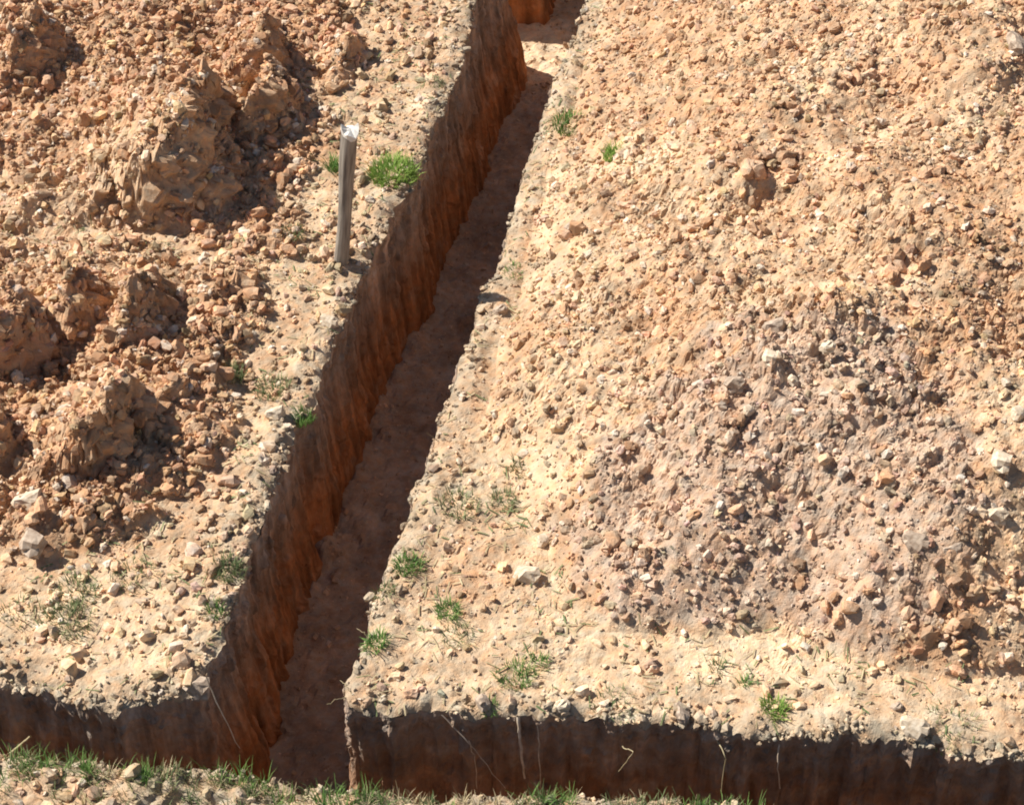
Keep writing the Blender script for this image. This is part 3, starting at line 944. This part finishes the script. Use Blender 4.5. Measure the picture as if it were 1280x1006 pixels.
# ------------------------------------------------------------------ wooden stake
sb = ground_point(425, 330)
zb = float(surface_z(np.array([sb[0]]), np.array([sb[1]]))[0])
def stake():
    n, rings = 14, 18
    H0, H1 = -0.16, 0.645
    r = np.random.default_rng(3)
    prof = 1 + 0.13 * r.uniform(-1, 1, n)
    vs, fs = [], []
    for i in range(rings):
        w = i / (rings - 1)
        z = H0 + (H1 - H0) * w
        rr = 0.034 * (1 - 0.10 * (1 - w)) * (1 + 0.05 * math.sin(w * 9)) * (0.25 + 0.75 * min(1, w / 0.12))
        for k in range(n):
            a = 2 * math.pi * k / n
            fl = min(1.0, 0.86 / max(abs(math.cos(a - 0.5)), 1e-3))    # one split face
            q = rr * prof[k] * fl * (1 + 0.035 * math.sin(7 * w + k * 2.1))
            zz = z + (0.012 * math.sin(a * 2 + 1) + 0.008 * r.uniform(-1, 1) if i == rings - 1 else 0)
            vs.append((q * math.cos(a) + 0.006 * math.sin(w * 5), q * math.sin(a), zz))
    for i in range(rings - 1):
        for k in range(n):
            fs.append((i * n + k, i * n + (k + 1) % n, (i + 1) * n + (k + 1) % n, (i + 1) * n + k))
    v = np.array(vs)
    top = v[-n:]
    # battered top: mushroomed fibres
    tv = [p for p in top + (top - top.mean(0)) * 0.10]
    mid = [p + np.array([0, 0, 0.020 + 0.006 * math.sin(k * 1.9)]) + (p - top.mean(0)) * (0.14 + 0.08 * math.sin(k * 2.7)) for k, p in enumerate(top)]
    inn = [top.mean(0) + (p - top.mean(0)) * 0.45 + np.array([0, 0, 0.024 + 0.004 * math.sin(k * 3.1)]) for k, p in enumerate(top)]
    cen = [top.mean(0) + np.array([0, 0, 0.028])]
    tv2 = np.array(tv + mid + inn + cen)
    tf = []
    for k in range(n):
        j = (k + 1) % n
        tf.append((k, j, n + j, n + k)); tf.append((n + k, n + j, 2 * n + j, 2 * n + k))
        tf.append((2 * n + k, 2 * n + j, 3 * n, 3 * n))
    return v, np.array(fs), tv2, tf
sv, sf, tv, tf = stake()
root = bpy.data.objects.new('wooden_stake', None)
col.objects.link(root)
root.location = (sb[0], sb[1], zb)
root.rotation_euler = (R(0.5), R(7.2), R(0))
tag(root, 'weathered grey wooden stake with a battered pale top driven beside the long trench', 'stake')
link('shaft', mesh_np('shaft', sv, sf, None, smooth=True), M_BARK, root)
me = bpy.data.meshes.new('battered_top')
me.from_pydata(tv.tolist(), [], [tuple(dict.fromkeys(q)) for q in tf])
tp = link('battered_top', me, M_CUT, root)
tp['label'] = 'frayed whitish hammered end'

print('t', time.time() - _T0)
# ------------------------------------------------------------------ grass, straw, roots
def blades(n, radius, length, rng, width=0.0042, spread=0.9, upright=0.35):
    vs, fs = [], []
    for _ in range(n):
        a = rng.uniform(0, 2 * math.pi); d = radius * math.sqrt(rng.uniform(0, 1)) 
        x, y = d * math.cos(a), d * math.sin(a)
        L = length * rng.uniform(0.45, 1.1)
        az = rng.uniform(0, 2 * math.pi) if rng.uniform() < 0.4 else a + rng.normal(0, 0.6)
        bend = rng.uniform(0.2, 1.0) * spread
        w = width * rng.uniform(0.7, 1.4)
        b0 = len(vs)
        pz, ph, el = -0.012, 0.0, math.pi / 2 - upright * rng.uniform(0, 1)
        for i in range(4):
            k = (1 - i / 3.0) * 0.9 + 0.1
            cx, cy = x + ph * math.cos(az), y + ph * math.sin(az)
            vs.append((cx - w * k * math.sin(az) * 0.5, cy + w * k * math.cos(az) * 0.5, pz))
            vs.append((cx + w * k * math.sin(az) * 0.5, cy - w * k * math.cos(az) * 0.5, pz + 0.0006))
            ph += math.cos(el) * L / 3; pz += math.sin(el) * L / 3
            el -= bend * 0.65
        for i in range(3):
            fs.append((b0 + 2 * i, b0 + 2 * i + 1, b0 + 2 * i + 3, b0 + 2 * i + 2))
    return np.array(vs), np.array(fs)

def drop_point(px, py, z=0.05):
    return drop_points([(px, py)])[0]

def tuft(px, py, n, radius, length, mat, label, seed, group='grass tufts on the banks', width=0.0045, p=None):
    v, f = blades(int(n * 1.7), radius * 0.9, length, np.random.default_rng(seed), width)
    v[:, 2] += bank_z(v[:, 0] + p[0], v[:, 1] + p[1]) - bank_z(p[:1], p[1:2])
    o = link('grass_tuft', mesh_np('grass_tuft', v, f), mat)
    o.location = p
    tag(o, label, 'grass tuft', group)
    return o
TUFTS = [
    (492, 216, 420, 0.115, 0.085, M_BRIGHT, 'bright green grass tuft between the stake and the long trench', 0.006),
    (417, 212, 70, 0.035, 0.09, M_GRASS, 'thin green tuft just behind the wooden stake', 0.005),
    (712, 158, 150, 0.085, 0.06, M_GRASS, 'green tuft at the trench edge opposite the tall heap', 0.0055),
    (770, 193, 150, 0.06, 0.06, M_BRIGHT, 'small bright green tuft on the sandy heap', 0.0055),
    (645, 339, 70, 0.06, 0.035, M_GRASS, 'flat yellow-green tuft on the trench edge facing the stake', 0.0055),
    (292, 470, 60, 0.05, 0.07, M_DULLG, 'dull blue-green tuft against the low red-brown heap', 0.005),
    (340, 488, 110, 0.08, 0.06, M_DULLG, 'faded green tuft on the flat strip below the stake', 0.005),
    (380, 525, 60, 0.04, 0.05, M_GRASS, 'green tuft hanging at the long trench rim', 0.005),
    (365, 290, 50, 0.06, 0.04, M_DULLG, 'sparse olive tuft on crumbs at the stake foot', 0.005),
    (545, 103, 40, 0.04, 0.04, M_DULLG, 'sparse dark tuft on the bank far past the stake', 0.005),
    (575, 632, 110, 0.085, 0.05, M_DULLG, 'scattered grey-green tuft beside the long trench', 0.005),
    (630, 628, 80, 0.06, 0.05, M_DULLG, 'loose pale green tuft between trench and sandy heap', 0.005),
    (655, 585, 50, 0.06, 0.045, M_DULLG, 'faint green tuft at the toe of the sandy heap', 0.005),
    (512, 708, 120, 0.055, 0.06, M_GRASS, 'dark green tuft on the long trench corner bank', 0.005),
    (482, 738, 60, 0.045, 0.05, M_DULLG, 'thin grey-green tuft drooping over the trench rim', 0.0045),
    (560, 765, 90, 0.05, 0.055, M_GRASS, 'green tuft in the middle of the corner bank', 0.005),
    (470, 806, 90, 0.045, 0.06, M_GRASS, 'deep green tuft close to the junction of trenches', 0.005),
    (575, 795, 60, 0.06, 0.05, M_DULLG, 'grey-green wisp of grass below the corner bank tuft', 0.0045),
    (645, 848, 120, 0.075, 0.05, M_GRASS, 'wide green tuft just above the cross trench rim', 0.005),
    (672, 830, 50, 0.04, 0.045, M_GRASS, 'small tuft beside the wide rim tuft', 0.005),
    (968, 887, 120, 0.048, 0.05, M_BRIGHT, 'vivid round tuft on the bare sandy ground', 0.006),
    (930, 855, 25, 0.02, 0.045, M_GRASS, 'tiny upright sprig on the bare sandy ground', 0.005),
    (897, 835, 30, 0.03, 0.05, M_DULLG, 'thin olive sprig in the bare sandy patch', 0.0045),
    (770, 880, 60, 0.08, 0.045, M_DULLG, 'dull wisps along the cross trench rim', 0.0045),
    (1190, 905, 70, 0.10, 0.045, M_DULLG, 'faint green wisps near the big whitish stone', 0.0045),
    (95, 742, 110, 0.085, 0.055, M_DULLG, 'grey-green tuft on the pale strip below the low heap', 0.005),
    (85, 775, 130, 0.10, 0.055, M_DULLG, 'wide blue-green tuft in the pale strip by the cross trench', 0.005),
    (25, 765, 60, 0.08, 0.05, M_DULLG, 'sparse tuft at the end of the pale strip', 0.005),
    (165, 722, 70, 0.09, 0.045, M_DULLG, 'low olive tuft along the toe of the low heap', 0.005),
    (285, 712, 120, 0.06, 0.065, M_DULLG, 'straggly green tuft by the long trench rim', 0.005),
    (270, 765, 50, 0.04, 0.05, M_GRASS, 'small green tuft at the trench rim near the corner', 0.005),
    (612, 885, 30, 0.03, 0.04, M_GRASS, 'tiny tuft beside the dark grey rim stone', 0.005),
]
TP = drop_points([q[:2] for q in TUFTS])
for i, (px, py, n, r_, L, m, lab, w) in enumerate(TUFTS):
    tuft(px, py, n, r_, L, m, lab, 900 + i, width=w, p=TP[i])

# grass on the near bank: one mass, green and straw
def near_grass(name, mat, n, length, seed, label, clump):
    rng = np.random.default_rng(seed)
    vs, fs = [], []
    base = 0
    t = rng.uniform(-1.3, 3.0, n); e = rng.exponential(0.09, n)
    s = f_N(t) - e - 0.004
    gx, gy = to_xy(s, t)
    ok = (e < 0.45) & (fbm(gx, gy, 0.22, 2, seed) > clump)
    gz = bank_z(gx, gy)
    for x, y, z in zip(gx[ok], gy[ok], gz[ok]):
        v, f = blades(int(rng.integers(5, 12)), 0.016, length * rng.uniform(0.6, 1.3), rng, 0.0042, 0.8, 0.5)
        vs.append(v + [x, y, z]); fs.append(f + base); base += len(v)
    o = link(name, mesh_np(name, np.vstack(vs), np.vstack(fs)), mat)
    return tag(o, label, 'grass', kind='stuff')
near_grass('grass', M_GRASS, 560, 0.080, 41, 'green grass fringing the near lip of the cross trench', 0.02)
near_grass('grass', M_DULLG, 650, 0.06, 42, 'dull grey-green grass on the near bank', -0.1)
near_grass('dry_grass', M_STRAW, 560, 0.055, 43, 'dry straw among the grass of the near bank', -0.1)

# dead stalks and leaf litter trodden into the flat strips
def litter(name, mat, n, seed, label):
    rng = np.random.default_rng(seed)
    s = rng.uniform(-0.7, S1, n); t = rng.uniform(-1.6, 2.6, n)
    x, y = to_xy(s, t)
    hr_, hl_ = heap_parts(x, y)
    ok = on_bank(s, t) & (np.maximum(hr_, hl_) < 0.03) & (fbm(x, y, 0.2, 3, 55) > -0.05) & (np.abs(x) < 0.3 * y + 0.3)
    x, y = x[ok], y[ok]
    m = len(x)
    L = rng.uniform(0.015, 0.055, m); w = rng.uniform(0.0012, 0.0028, m); a = rng.uniform(0, np.pi, m)
    dx, dy = np.cos(a) * L / 2, np.sin(a) * L / 2
    nx, ny = -np.sin(a) * w, np.cos(a) * w
    quad = []
    for sg1, sg2 in ((-1, -1), (1, -1), (1, 1), (-1, 1)):
        xx, yy = x + sg1 * dx + sg2 * nx, y + sg1 * dy + sg2 * ny
        quad.append(np.stack([xx, yy, surface_z(x + sg1 * dx, y + sg1 * dy) + 0.004 + rng.uniform(0, 0.004, m)], -1))
    v = np.stack(quad, 1).reshape(-1, 3)
    f = np.arange(m * 4).reshape(-1, 4)
    tag(link(name, mesh_np(name, v, f), mat), label, 'plant litter', kind='stuff')
litter('dry_litter', M_STRAW, 9000, 61, 'dry straw litter trodden into the flat banks')
litter('green_litter', M_DULLG, 5000, 62, 'faded green leaf bits scattered over the flat banks')

def tube(pts, r0, r1, sides=6):
    P = np.array(pts, float)
    n = len(P)
    T = np.gradient(P, axis=0); T /= np.linalg.norm(T, axis=1)[:, None] + 1e-9
    ref = np.array([0.31, 0.22, 0.93])
    N = np.cross(T, ref); N /= np.linalg.norm(N, axis=1)[:, None] + 1e-9
    Bn = np.cross(T, N)
    vs, fs = [], []
    for i in range(n):
        r = r0 + (r1 - r0) * i / (n - 1)
        for k in range(sides):
            a = 2 * math.pi * k / sides
            vs.append(P[i] + r * (math.cos(a) * N[i] + math.sin(a) * Bn[i]))
    for i in range(n - 1):
        for k in range(sides):
            j = (k + 1) % sides
            fs.append((i * sides + k, i * sides + j, (i + 1) * sides + j, (i + 1) * sides + k))
    return np.array(vs), np.array(fs)

def wall_point(px, py, off=0.02):
    """pixel -> point hanging just in front of the cross trench's far wall"""
    u, v = (px - CXP) / F_PX, -(py - CYP) / F_PX
    d = np.array([u, math.cos(PITCH) + v * math.sin(PITCH), -math.sin(PITCH) + v * math.cos(PITCH)])
    nrm = np.array([-B[1], B[0]])                      # points away from the camera
    q = O2 - nrm * off
    k = (q @ nrm) / (d[:2] @ nrm)
    return np.array([0, 0, CAM_H]) + d * k

def strand(pts, r0, r1, name, label, cat, mat, seed, wig=0.006):
    rng = np.random.default_rng(seed)
    P = np.array(pts)
    n = 12
    tt = np.linspace(0, 1, n)
    base = np.stack([np.interp(tt, np.linspace(0, 1, len(P)), P[:, i]) for i in range(3)], 1)
    base[1:-1] += rng.normal(0, wig, (n - 2, 3)) * 0.25
    v, f = tube(base, r0 * 0.65, r1 * 0.65)
    o = link(name, mesh_np(name, v - base[0], f), mat)
    o.location = base[0]
    return tag(o, label, cat)

strand([wall_point(552, 893, 0.01), wall_point(590, 932, 0.05), wall_point(632, 985, 0.07)], 0.0035, 0.0015, 'straw_stem', 'long dry stem slanting across the shaded cross trench wall', 'straw', M_ROOT, 1)
strand([wall_point(258, 846, 0.03), wall_point(272, 880, 0.05), wall_point(300, 935, 0.07)], 0.0045, 0.0020, 'root', 'pale root dangling at the corner where the trenches meet', 'root', M_ROOT, 2)
strand([wall_point(586, 925, 0.03), wall_point(594, 950, 0.035), wall_point(596, 985, 0.03)], 0.003, 0.002, 'root', 'short root hanging under the slanting dry stem', 'root', M_ROOT, 3)
strand([wall_point(648, 895, 0.0), wall_point(650, 930, 0.03), wall_point(656, 972, 0.03)], 0.0100, 0.006, 'root', 'thick strand standing in for a sunlit soil rib on the cross trench wall', 'root', M_ROOT, 4)  # thickened strand added to imitate a rib of soil catching the sun
strand([wall_point(672, 900, 0.0), wall_point(674, 940, 0.03), wall_point(676, 985, 0.03)], 0.004, 0.003, 'root', 'thin brown root beside the strand standing in for a sunlit soil rib', 'root', M_ROOT, 5)
strand([wall_point(896, 925, 0.0), wall_point(907, 945, 0.05), wall_point(902, 990, 0.06)], 0.0035, 0.0025, 'root', 'pale crooked root below the bare sandy patch', 'root', M_STRAW, 6)
strand([wall_point(974, 930, 0.0), wall_point(972, 950, 0.03), wall_point(975, 985, 0.03)], 0.004, 0.003, 'root', 'brown root on the cross trench wall under the vivid tuft', 'root', M_ROOT, 7)
strand([wall_point(778, 932, 0.02), wall_point(792, 940, 0.05), wall_point(772, 965, 0.05)], 0.003, 0.002, 'root', 'small hooked pale root in the middle of the wall', 'root', M_STRAW, 8)
p0 = drop_point(549, 552); p1 = p0 + np.array([-0.045, -0.005, 0.05])
strand([p0, (p0 + p1) / 2, p1], 0.0022, 0.001, 'straw_stem', 'lone straw sticking out over the long trench', 'straw', M_STRAW, 9, 0.002)
p0 = drop_point(30, 935); 
strand([wall_point(12, 942, 0.12), wall_point(38, 920, 0.10)], 0.008, 0.006, 'stick', 'short pale stick lying in the cross trench mouth', 'stick', M_STRAW, 10, 0.003)
for k, (a, b_) in enumerate((((433, 872), (408, 880)), ((440, 868), (425, 850)), ((462, 800), (446, 785)))):
    q0 = drop_point(*a); q1 = ground_point(b_[0], b_[1], q0[2] + 0.01)
    strand([q0, (q0 + q1) / 2 + [0, 0, 0.012], q1], 0.0025, 0.0012, 'root', ['frayed root end poking from the junction corner', 'curved root fibre above the junction corner', 'hair root beside the deep green tuft'][k], 'root', M_STRAW, 20 + k)

print('built in', time.time() - _T0, 'tris', sum(sum(len(p.vertices) - 2 for p in m.polygons[:1]) * len(m.polygons) for m in bpy.data.meshes))
